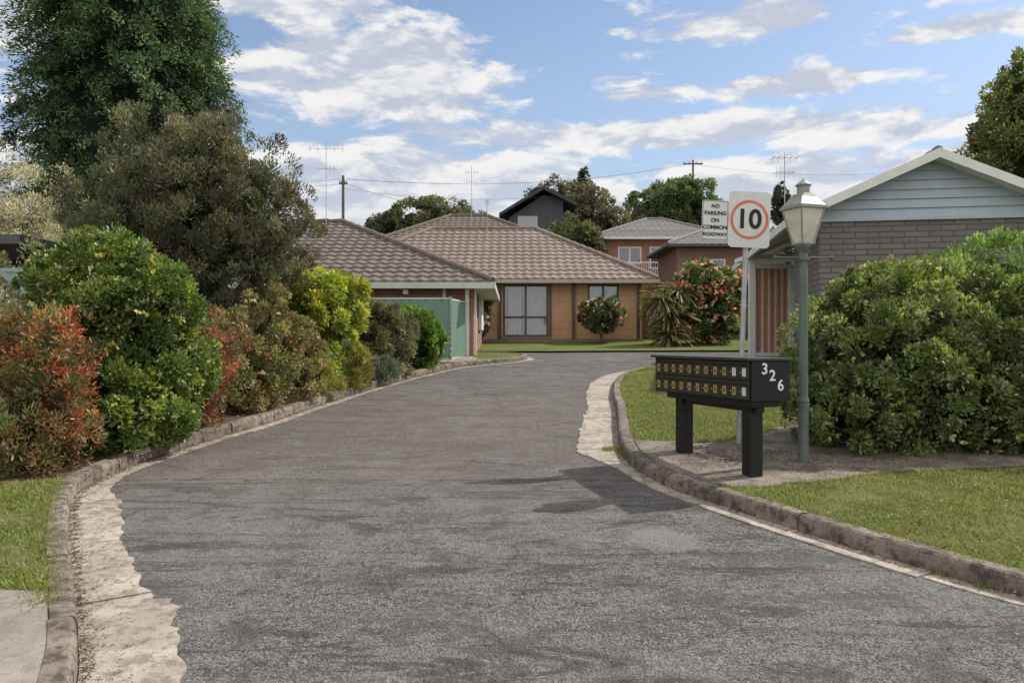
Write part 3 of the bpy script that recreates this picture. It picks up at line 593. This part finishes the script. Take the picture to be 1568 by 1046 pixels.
def hiproof(e,x0,x1,y0,y1,z,s,front,tmat,fmat,back=None,gut=.12,tile=.3):
    back=back or front; H=s*front; sb=H/back
    mb=MB()
    roof_plane(mb,(x0,y0,z),(1,0,0),(0,1,0),x1-x0,front,s,1,1,tile=tile)
    roof_plane(mb,(x1,y1,z),(-1,0,0),(0,-1,0),x1-x0,back,sb,front/back,front/back,tile=tile)
    roof_plane(mb,(x1,y0,z),(0,1,0),(-1,0,0),y1-y0,front,s,1,back/front,tile=tile)
    roof_plane(mb,(x0,y1,z),(0,-1,0),(1,0,0),y1-y0,front,s,back/front,1,tile=tile)
    ra=(x0+front,y0+front,z+H+.03); rb=(x1-front,y0+front,z+H+.03)
    cap(mb,rb,ra); cap(mb,ra,(x0,y0,z+.05)); cap(mb,rb,(x1,y0,z+.05)); cap(mb,ra,(x0,y1,z+.05)); cap(mb,rb,(x1,y1,z+.05))
    mb.obj('roof',tmat,e)
    mb=MB(); g=gut
    mb.box(x0-.06,x1+.06,y0-.06,y0+.0,z-g-.02,z-.015); mb.box(x0-.06,x1+.06,y1,y1+.06,z-g-.02,z-.015)
    mb.box(x0-.06,x0,y0,y1,z-g-.02,z-.015); mb.box(x1,x1+.06,y0,y1,z-g-.02,z-.015)
    mb.box(x0,x1,y0,y1,z-g-.0,z-g+.02)
    mb.obj('gutter_and_soffit',fmat,e)
BR1=brickmat('orange_brick',(.56,.33,.16),(.44,.24,.11),(.38,.31,.22))
T1=tilemat('terracotta_tile',(.165,.12,.10),(.225,.17,.145),(.27,.225,.195))
T2=tilemat('brown_tile',(.105,.08,.068),(.15,.12,.10),(.155,.135,.115))
FASC=M('bronze_gutter',(.42,.37,.31),(.36,.31,.26),4,.5)
e=empty('brick_house',(-1,27.9,G(27.9)))
ze=3.75
mb=MB(); ops=[(6.48,8.08,1.76,3.60),(9.45,10.55,2.72,3.60)]
wall(mb,(-6.8,27.9),(4.55,27.9),1.4,ze-.1,ops); wall(mb,(4.55,27.9),(4.55,35.1),1.4,ze-.1,[]); wall(mb,(4.55,35.1),(-6.8,35.1),1.4,ze-.1,[]); wall(mb,(-6.8,35.1),(-6.8,27.9),1.4,ze-.1,[])
mb.obj('walls',BR1,e)
mb=MB(); mb.box(-6.84,4.6,27.85,27.897,1.45,1.70); mb.box(-.4,1.36,27.83,27.897,1.703,1.757); mb.box(2.58,3.82,27.83,27.897,2.66,2.717); mb.obj('plinth_and_sills',M('plinth',(.26,.2,.16),(.2,.16,.13),5,.9),e)
mb=MB()
for x in (-.42,2.15,4.42): mb.box(x-.05,x+.05,27.80,27.896,1.71,ze-.12)
mb.box(1.3,1.38,27.84,27.896,1.76,ze-.12)
mb.obj('downpipes',BROWNAL,e)
mb=MB(); 
for x in (-.9,.2,1.9,3.1,4.0): mb.box(x,x+.22,27.84,27.849,1.52,1.60)
mb.obj('subfloor_vents',DARK,e)
window(e,-.32,1.28,1.76,3.60,27.9,(.48,),(2.45,),fr=.075,seed=1,gaps=((.0,.1),(.40,.47))); window(e,2.65,3.75,2.72,3.60,27.9,(3.2,),fr=.07,seed=2,gaps=((.42,.62),))
hiproof(e,-7.3,5.03,27.4,35.6,ze,.558,4.1,T1,FASC)
BR2=brickmat('red_brick',(.34,.13,.08),(.26,.095,.06),(.30,.24,.19))
SAGE=M('sage_gutter',(.50,.55,.50),(.42,.47,.43),4,.5)
e=empty('brick_house',(-4,20.5,G(20.5)))
ze=3.10
mb=MB(); wall(mb,(-13.5,20.5),(-1.0,20.5),1.0,ze-.1,[]); wall(mb,(-1.0,20.5),(-1.0,26.3),1.0,ze-.1,[(3.2,4.6,2.0,2.9)]); wall(mb,(-1,26.3),(-13.5,26.3),1,ze-.1,[]); wall(mb,(-13.5,26.3),(-13.5,20.5),1,ze-.1,[])
mb.obj('walls',BR2,e)
mb=MB(); mb.box(-1.2,-1.1,20.40,20.48,1.2,ze-.12); mb.box(-.98,-.92,20.6,20.72,1.2,ze-.12); mb.box(-1.78,-1.7,20.42,20.48,1.2,ze-.12); mb.box(-.99,-.9,23.6,25.2,1.95,2.95); mb.obj('trim',WHITE,e)
hiproof(e,-14,-.48,20,26.8,ze,.46,4.78,T2,SAGE,back=2.02,gut=.15)
mb=MB(); mb.box(-2.76,-2.64,20.15,20.45,2.80,2.92); mb.obj('vent',WHITE,e)
e=empty('brick_house',(-2,38,G(38)))
mb=MB(); 
for a,b in (((-6.1,37.5),(1.7,37.5)),((1.7,37.5),(1.7,43.5)),((1.7,43.5),(-6.1,43.5)),((-6.1,43.5),(-6.1,37.5))): wall(mb,a,b,2,6.15,[])
mb.obj('walls',BR2,e); hiproof(e,-6.6,2.2,37,44,6.2,.51,3.5,T2,WHITE)
BR3=brickmat('background_brick',(.38,.14,.09),(.30,.11,.07),(.32,.25,.2))
T3=tilemat('grey_tile',(.15,.142,.14),(.20,.19,.182),(.23,.22,.21))
e=empty('brick_house',(9,50,G(50)))
mb=MB(); wall(mb,(5.6,50.4),(13.6,50.4),2.5,8.0,[(1.1,2.6,6.5,7.6),(3.1,4.0,6.2,7.6),(1.2,2.4,3.6,5.0)]); wall(mb,(13.6,50.4),(13.6,57.6),2.5,8,[]); wall(mb,(5.6,57.6),(5.6,50.4),2.5,8,[]); mb.obj('walls',BR3,e)
window(e,6.7,8.2,6.5,7.6,50.4,(7.45,),fr=.1,frame=WHITE,curtain=False); window(e,8.7,9.6,6.2,7.6,50.4,(),fr=.1,frame=WHITE,curtain=False); window(e,6.8,8.0,3.6,5.0,50.4,(),frame=WHITE,curtain=False)
hiproof(e,5.0,14.2,49.8,58.2,8.15,.42,4.1,T3,WHITE,back=4.3,tile=.4)
mb=MB(); mb.box(5.2,14,49.7,50.3,5.6,5.75); 
for x in np.arange(5.3,9.9,.14): mb.box(x,x+.03,49.72,49.75,5.75,6.5)
mb.box(5.2,10,49.7,49.76,6.5,6.57); mb.obj('balcony',WHITE,e)
e=empty('brick_house',(11,43,G(43)))
mb=MB(); wall(mb,(8.8,42.5),(14.5,42.5),2,6.6,[(1.2,2.6,4.9,6.0)]); wall(mb,(8.8,48),(8.8,42.5),2,6.6,[]); wall(mb,(14.5,42.5),(14.5,48),2,6.6,[]); mb.obj('walls',brickmat('dark_red_brick',(.22,.10,.075),(.17,.08,.06),(.2,.17,.14)),e)
window(e,10.0,11.4,4.9,6.0,42.5,(10.7,),frame=WHITE,curtain=False)
hiproof(e,8.2,15.1,42,48.2,6.75,.42,3.0,T3,M('dark_fascia',(.08,.08,.08),None,3),back=3.2,tile=.4)
e=empty('dark_gable_house',(2.2,56,G(56)))
DK=M('dark_cladding',(.05,.054,.06),(.065,.068,.072),4,.6)
mb=MB(); mb.prism([(-.2,56,2.5),(3.6,56,2.5),(3.6,56,11.6),(2.2,56,11.9),(-.2,56,10.3)],(0,7,0)); mb.obj('walls',DK,e)
mb=MB(); mb.prism([(-.9,55.2,10.3),(2.2,55.2,12.15),(4.5,55.2,11.0),(4.5,55.2,11.25),(2.2,55.2,12.4),(-.9,55.2,10.5)],(0,8.5,0)); mb.obj('roof',M('dark_metal_roof',(.04,.04,.045),None,3,.4),e)
mb=MB(); mb.box(.4,1.8,55.95,55.99,9.2,10.4); mb.obj('window_frame',GALV,e)
# ------------------------------------ right gable house (local frame)
RZ=math.radians(-9.6); gz=.80
e=empty('gable_house',(5.4,14,gz),RZ)
GB=brickmat('grey_brick',(.20,.18,.17),(.145,.13,.12),(.08,.07,.065),bw=.40,bh=.10,ms=.014)
AP=3.99; s=.44; hw=1.85; ez=AP-s*(hw+.5); sb=2.94
mb=MB(); wall(mb,(0,0),(3.7,0),-.4,sb,[]); wall(mb,(3.7,0),(3.7,9),-.4,3.05,[]); wall(mb,(0,2.4),(0,0),-.4,3.05,[]); wall(mb,(1.3,2.4),(0,2.4),-.4,3.05,[]); wall(mb,(1.3,9),(1.3,2.4),-.4,3.05,[]); wall(mb,(3.7,9),(1.3,9),-.4,3.05,[])
mb.obj('walls',GB,e,False)
SID=M('blue_weatherboard',(.40,.455,.52),(.36,.41,.47),3,.6)
mb=MB(); z=sb; 
while z<AP-.1:
    z1=min(z+.16,AP-.05); 
    def xr(zz): return hw-(AP-zz)/s, hw+(AP-zz)/s
    a0,b0=xr(z);a1,b1=xr(z1); a0=max(a0,-.02);b0=min(b0,3.72);a1=max(a1,-.02);b1=min(b1,3.72)
    mb.add([(a0,-.045,z),(b0,-.045,z),(b1,-.012,z1),(a1,-.012,z1),(a0,-.01,z),(b0,-.01,z)],[(0,1,2,3),(4,5,1,0)]); z+=.16
mb.box(-.02,3.72,-.055,-.004,sb-.05,sb-.001)
mb.obj('gable_siding',SID,e,False)
mb=MB(); LY=9.4
roof_plane(mb,(-.5,LY-.35,ez),(0,-1,0),(1,0,0),LY,hw+.5,s,0,0); roof_plane(mb,(hw*2+.5,-.35,ez),(0,1,0),(-1,0,0),LY,hw+.5,s,0,0)
cap(mb,(hw,-.3,AP+.03),(hw,9,AP+.03),r=.08); mb.obj('roof',T3,e,False)
mb=MB()
for sg in (-1,1):
    xe=hw+sg*(hw+.5)
    pts=[(hw,-.38,AP+.05),(xe,-.38,ez+.05),(xe,-.38,ez-.11),(hw,-.38,AP-.11)]
    mb.prism(pts,(0,.03,0))
    mb.prism([(hw,-.35,AP-.06),(xe,-.35,ez-.06),(xe,-.35,ez-.09),(hw,-.35,AP-.09)],(0,LY-.3,0))
    mb.box(min(xe,xe+sg*.07),max(xe,xe+sg*.07),-.34,LY-.4,ez-.14,ez+.01)
mb.obj('bargeboards',M('cream_paint',(.72,.71,.68),(.62,.61,.58),3,.55),e,False)
e2=empty('slatted_porch_screen',(5.85,19.5,G(19.5)+KH))
REDM=M('red_brown_slats',(.48,.19,.11),(.38,.15,.09),5,.5)
z0=G(19.5)+KH; z1=3.62
mb=MB(); mb.box(5.80,5.95,19.45,19.55,z0,z1); mb.box(6.78,7.25,19.46,19.54,z0,z1-.15); mb.box(5.95,6.78,19.47,19.53,z1-.24,z1-.12); mb.box(5.95,6.78,19.47,19.53,z0+.05,z0+.13)
mb.prism([(5.7,19.4,z1-.02),(7.3,19.4,z1+.02),(7.3,19.4,z1+.12),(5.7,19.4,z1+.08)],(0,1.0,0)); mb.obj('frame',WHITE,e2)
mb=MB()
for i in range(5): x=6.0+i*.16; mb.box(x,x+.075,19.49,19.52,z0+.13,z1-.24)
mb.obj('slats',REDM,e2)
mb=MB(); mb.box(5.95,6.78,19.535,19.55,z0+.1,z1-.2); mb.obj('backing',M('pale_backing',(.78,.76,.72),None,4),e2)
def ribfence(name,p0,p1,z0,z1,mat,post=None,pitch=.19):
    e=empty(name,(p0[0],p0[1],z0)); p0=Vector((*p0,0));p1=Vector((*p1,0)); d=p1-p0;L=d.length;d/=L; n=Vector((d.y,-d.x,0)); mb=MB(); vs=[];k=int(L/(pitch/4))
    for i in range(k+1):
        q=p0+d*(i*pitch/4)+n*(.018 if i%4 in (1,2) else 0); vs+=[(q.x,q.y,z0),(q.x,q.y,z1)]
    mb.add(vs,[(2*i,2*i+2,2*i+3,2*i+1) for i in range(k)])
    mb.obj('panels',mat,e)
    mb=MB(); 
    for z in (z0+.02,z1): mb.tube(p0+Vector((0,0,z)),p1+Vector((0,0,z)),.03,.03,4,rot=.785)
    k=max(1,round(L/2.3))
    for i in range(k+1): q=p0+d*(L*i/k); mb.tube((q.x,q.y,z0-.1),(q.x,q.y,z1+.04),.04,.04,4,rot=.785)
    mb.obj('rails_and_posts',post or mat,e)
GF=M('green_colorbond',(.16,.26,.20),(.13,.22,.17),3,.45)
PG=M('pale_green_post',(.45,.52,.50),(.4,.46,.45),3,.5)
ribfence('green_steel_fence',(-4.5,18.9),(-1.46,18.9),zg(18.9),2.62,GF,PG)
ribfence('green_steel_fence',(-1.46,18.9),(-1.2,20.4),zg(19.2),2.6,GF,PG)
ribfence('green_steel_fence',(-12,10.0),(-5.0,9.4),zg(9.7),2.45,M('grey_green_colorbond',(.36,.42,.39),(.3,.36,.33),3,.5))
ribfence('timber_fence',(4.6,29.5),(12,29.0),G(29),3.2,M('brown_fence',(.12,.08,.06),(.09,.06,.045),6,.8),pitch=.3)
e=empty('carport',(-9,11.5,zg(11.5))); mb=MB(); mb.box(-13,-6.8,11,15.5,2.95,3.08); mb.obj('roof',M('carport_roof',(.08,.09,.09),None,3,.5),e)
mb=MB(); [mb.box(x,x+.09,11.1,11.19,.7,2.95) for x in (-12.8,-10)]; mb.obj('posts',BROWNAL,e)
# ---------------------------------------------------------------- mailbox bank
ang=math.atan2(.336,.942)
e=empty('mailbox_bank',(1.92,6.4,0),ang)
mb=MB(); z0,z1=1.117,1.464
mb.box(0.012,.38,0,1.54,z0,z1-.022); mb.obj('cabinet',BLACK,e,False,bevel=.004)
mb=MB(); mb.box(-.035,.395,-.012,1.555,z1-.02,z1+.004); mb.obj('lid',M('olive_black_lid',(.05,.052,.045),(.035,.036,.033),5,.35),e,False,bevel=.004)
mb=MB(); 
for r in range(2):
    for i in range(11):
        y0=.03+i*.136; a=z0+.012+r*.158; mb.box(.0,.0118,y0,y0+.128,a,a+.148)
mb.obj('doors',M('door_charcoal',(.030,.028,.022),(.04,.038,.03),5,.32),e,False,bevel=.003)
mb=MB(); mw=MB(); sl_=MB(); lk=MB()
for r in range(2):
    for i in range(11):
        y0=.03+i*.136; a=z0+.012+r*.158
        t_=(mw if (i==0 or (r==1 and i==1)) else mb); t_.box(-.003,-.0005,y0+.035,y0+.085,a+.028,a+.096)
        sl_.box(-.002,-.0004,y0+.012,y0+.116,a+.112,a+.124)
        lk.tube((-.006,y0+.108,a+.06),(-.0003,y0+.108,a+.06),.006,.006,8)
        if t_ is mb: sl_.box(-.0038,-.0031,y0+.052,y0+.068,a+.045,a+.078)
mb.obj('brass_plates',M('brass_plate',(.46,.34,.10),(.32,.23,.07),30,.4,0,40,.15),e,False)
mw.obj('white_labels',M('label',(.6,.6,.62),(.5,.5,.52),20,.5),e,False)
lk.obj('locks',GALV,e,False)
sl_.obj('slots',M('slot_dark',(.004,.004,.004),None,3,.6),e,False)
mb=MB(); mb.box(.05,.33,.06,1.38,z0-.055,z0-.002); mb.box(.12,.20,.09,1.33,z0-.10,z0-.057)
for yy in (.2,1.25): mb.box(.10,.22,yy-.06,yy+.06,.42,z0-.057)
mb.obj('posts_and_tray',BLACK,e,False,bevel=.003)
def text(body,size,loc,mat,parent,rot=(math.radians(90),0,0),name='lettering',ext=.002,sp=1.0,bold=0):
    c=bpy.data.curves.new(name,'FONT'); c.body=body; c.size=size; c.extrude=ext; c.align_x='CENTER'; c.align_y='CENTER'; c.space_line=sp; c.offset=bold
    o=bpy.data.objects.new(name,c); scene.collection.objects.link(o); o.data.materials.append(mat); o.parent=parent; o.location=loc; o.rotation_euler=rot; return o
NUM=M('silver_numerals',(.75,.76,.78),(.65,.66,.68),10,.4)
for ch,x,z in (('3',.13,1.375),('2',.205,1.32),('6',.285,1.24)):
    text(ch,.125,(x,-.004,z),NUM,e,name='number_'+ch,bold=.002)
# ---------------------------------------------------------------- lamp
LP_=M('lamp_green_paint',(.115,.14,.125),(.085,.105,.092),10,.5,.1,60)
lx,ly=2.63,7.19; lz=zg(ly)
e=empty('street_lamp',(lx,ly,lz)); mb=MB()
mb.tube((lx,ly,lz-.1),(lx,ly,lz+.55),.048,.046,16); mb.tube((lx,ly,lz+.55),(lx,ly,lz+.60),.052,.040,16); mb.tube((lx,ly,lz+.6),(lx,ly,2.40),.040,.038,16)
mb.tube((lx,ly,2.33),(lx,ly,2.36),.052,.052,16); mb.tube((lx,ly,2.40),(lx,ly,2.45),.042,.065,16); mb.tube((lx,ly,2.45),(lx,ly,2.47),.07,.07,16)
mb.tube((lx-.25,ly-.02,2.355),(lx+.25,ly+.02,2.355),.009,.009,8)
for sg in (-1,1): mb.tube((lx+sg*.25,ly+sg*.02,2.355),(lx+sg*.275,ly+sg*.02,2.355),.018,.018,8)
mb.obj('post',LP_,e,smooth=False)
sq=math.radians(45+20)
mb=MB(); mb.tube((lx,ly,2.488),(lx,ly,2.788),.085,.178,4,0,sq); mb.obj('glass_panes',M('frosted_opal_glass',(.66,.62,.52),(.5,.46,.37),6,.3,spec=.6),e)
mb=MB()
for k in range(4):
    a=sq+k*math.pi/2; ca,sa=math.cos(a),math.sin(a)
    def pt(r,z): return (lx+ca*r,ly+sa*r,z)
    mb.tube(pt(.088,2.475),pt(.182,2.80),.009,.009,6)
mb.tube((lx,ly,2.472),(lx,ly,2.487),.10,.10,4,0,sq); mb.tube((lx,ly,2.79),(lx,ly,2.815),.205,.205,4,0,sq)
mb.tube((lx,ly,2.817),(lx,ly,2.90),.195,.11,4,0,sq); mb.tube((lx,ly,2.902),(lx,ly,2.93),.11,.09,4,0,sq)
mb.tube((lx,ly,2.932),(lx,ly,3.0),.056,.056,14); mb.tube((lx,ly,3.002),(lx,ly,3.01),.07,.07,14); mb.tube((lx,ly,3.012),(lx,ly,3.045),.068,.03,14); mb.tube((lx,ly,3.047),(lx,ly,3.065),.018,.01,8)
mb.obj('lantern_frame',M('lamp_frame_paint',(.22,.23,.205),(.30,.30,.27),10,.5),e)
# ---------------------------------------------------------------- signs
BLK=M('sign_black',(.01,.01,.01),None,3,.5); SW=M('sign_white',(.66,.66,.64),(.60,.60,.58),4,.45); SR=M('sign_red',(.62,.13,.06),(.66,.2,.11),5,.5)
def rrect(mb,cx,cz,w,h,r,y,th,mi=0):
    pts=[]
    for (x0_,z0_,a0) in ((cx+w/2-r,cz+h/2-r,0),(cx-w/2+r,cz+h/2-r,90),(cx-w/2+r,cz-h/2+r,180),(cx+w/2-r,cz-h/2+r,270)):
        for k in range(6):
            a=math.radians(a0+k*18); pts.append((x0_+math.cos(a)*r,y,z0_+math.sin(a)*r))
    mb.prism(pts,(0,th,0),mi)
def rframe(mb,cx,cz,w,h,t_,y,mi=0):
    for a in ((cx-w/2,cx-w/2+t_,cz-h/2,cz+h/2),(cx+w/2-t_,cx+w/2,cz-h/2,cz+h/2),(cx-w/2+t_,cx+w/2-t_,cz-h/2,cz-h/2+t_),(cx-w/2+t_,cx+w/2-t_,cz+h/2-t_,cz+h/2)):
        mb.box(a[0],a[1],y,y+.002,a[2],a[3],mi)
def ring(mb,cx,cz,r0,r1,y,mi=0,n=48):
    vs=[];
    for i in range(n):
        a=2*math.pi*i/n; vs+=[(cx+math.cos(a)*r0,y,cz+math.sin(a)*r0),(cx+math.cos(a)*r1,y,cz+math.sin(a)*r1)]
    mb.add(vs,[(2*i,2*i+1,(2*i+3)%(2*n),(2*i+2)%(2*n)) for i in range(n)],mi)
sy=8.08; sx=2.30; sz=zg(sy)
e=empty('speed_limit_sign',(sx,sy,sz)); e.rotation_euler=(0,math.radians(2.0),math.radians(4))
mb=MB(); mb.tube((0,0,-.1),(0,0,2.5),.026,.026,12); mb.obj('pole',GALV,e,False,smooth=False)
cz=2.27; cx=.015
mb=MB(); rrect(mb,cx,cz,.43,.565,.045,-.045,.004); mb.obj('plate',SW,e,False)
mb=MB(); ring(mb,cx,cz,.170,.198,-.0475); mb.obj('red_ring',SR,e,False)
text('10',.27,(cx-.008,-.048,cz-.002),BLK,e,name='numerals',bold=.006)
mb=MB(); mb.box(-.16,.19,-.040,-.026,cz+.15,cz+.18); mb.box(-.16,.19,-.040,-.026,cz-.18,cz-.15); mb.obj('brackets',GALV,e,False)
e=empty('no_parking_sign',(sx+.0,sy,sz)); e.rotation_euler=(0,math.radians(2.0),math.radians(4))
cx2=-.335; cz2=2.25
mb=MB(); rrect(mb,cx2,cz2,.27,.40,.012,-.034,.004); mb.box(-.25,.02,-.0265,-.0262+.005,cz2-.06,cz2-.03); mb.obj('plate',SW,e,False)
mb=MB(); rframe(mb,cx2,cz2,.258,.388,.003,-.0375); mb.obj('border',BLK,e,False)
for li,wd in enumerate(('NO','PARKING','ON','COMMON','ROADWAY')):
    text(wd,.054 if li<4 else .048,(cx2,-.0375,cz2+.142-li*.071),BLK,e,name='lettering',ext=.0015,bold=.001)
# ---------------------------------------------------------------- antennas, poles, wires
def antenna(x,y,z0,z1,w,els,seed):
    e=empty('tv_antenna',(x,y,z0)); mb=MB(); mb.tube((x,y,z0),(x,y,z1),.012,.009,6)
    for k,(z,l) in enumerate(els):
        mb.tube((x-l/2,y,z),(x+l/2,y,z),.006,.006,5)
        for i in range(5): xx=x-l/2+l*i/4; mb.tube((xx,y-.2,z),(xx,y+.2,z),.004,.004,4); mb.tube((xx,y,z-.12),(xx,y,z+.12),.004,.004,4)
    mb.obj('mast_and_elements',GALV,e)
antenna(-1.65,32.5,5.9,8.75,1,[(8.5,.5),(8.1,.4)],1)
antenna(-.95,30.3,5.0,7.0,1,[(6.9,.12)],3)
antenna(-5.6,24.0,4.6,7.6,1,[(7.4,1.0),(6.8,.5)],2)
antenna(5.65,16.5,3.9,5.5,1,[(5.4,.5),(5.1,.35)],4)
PT=M('pole_timber',(.14,.12,.105),(.10,.085,.075),6,.9)
def pole(x,y,z1,arm,dz=.5):
    e=empty('power_pole',(x,y,G(y))); mb=MB(); mb.tube((x,y,G(y)),(x,y,z1),.12,.08,8)
    mb.box(x-arm,x+arm,y-.06,y+.06,z1-dz-.05,z1-dz+.05)
    for q in (-.9,-.4,.4,.9): mb.tube((x+q*arm,y,z1-dz+.05),(x+q*arm,y,z1-dz+.2),.035,.025,6)
    mb.obj('pole_and_crossarm',PT,e)
pole(-10.6,50,12.0,.25); pole(15.0,66,16.6,.8,.3); pole(-20,52,13,.8); pole(32,64,15.6,.9)
e=empty('power_lines',(0,55,12)); mb=MB()
def wire(a,b,sag,r=.008):
    a=Vector(a);b=Vector(b);p=a
    for i in range(1,25):
        t_=i/24; q=a.lerp(b,t_)-Vector((0,0,sag*4*t_*(1-t_))); mb.tube(p,q,r,r,4); p=q
for dx in (-.2,.2): wire((-10.6+dx,50,11.8),(15.0+dx,66,16.4),.9)
wire((-10.6,50,11.2),(3.5,56,11.9),.5); wire((-20,52,12.7),(-10.6,50,11.8),.4); wire((-20,52,12.3),(-10.6,50,11.5),.4); wire((15,66,16.3),(32,64,15.3),.6)
wire((-10.6,50,11.6),(-2,38.5,7.9),.3); 
mb.obj('wires',M('wire_grey',(.12,.12,.13),None,3,.6),e)
print('objects',len(bpy.data.objects))
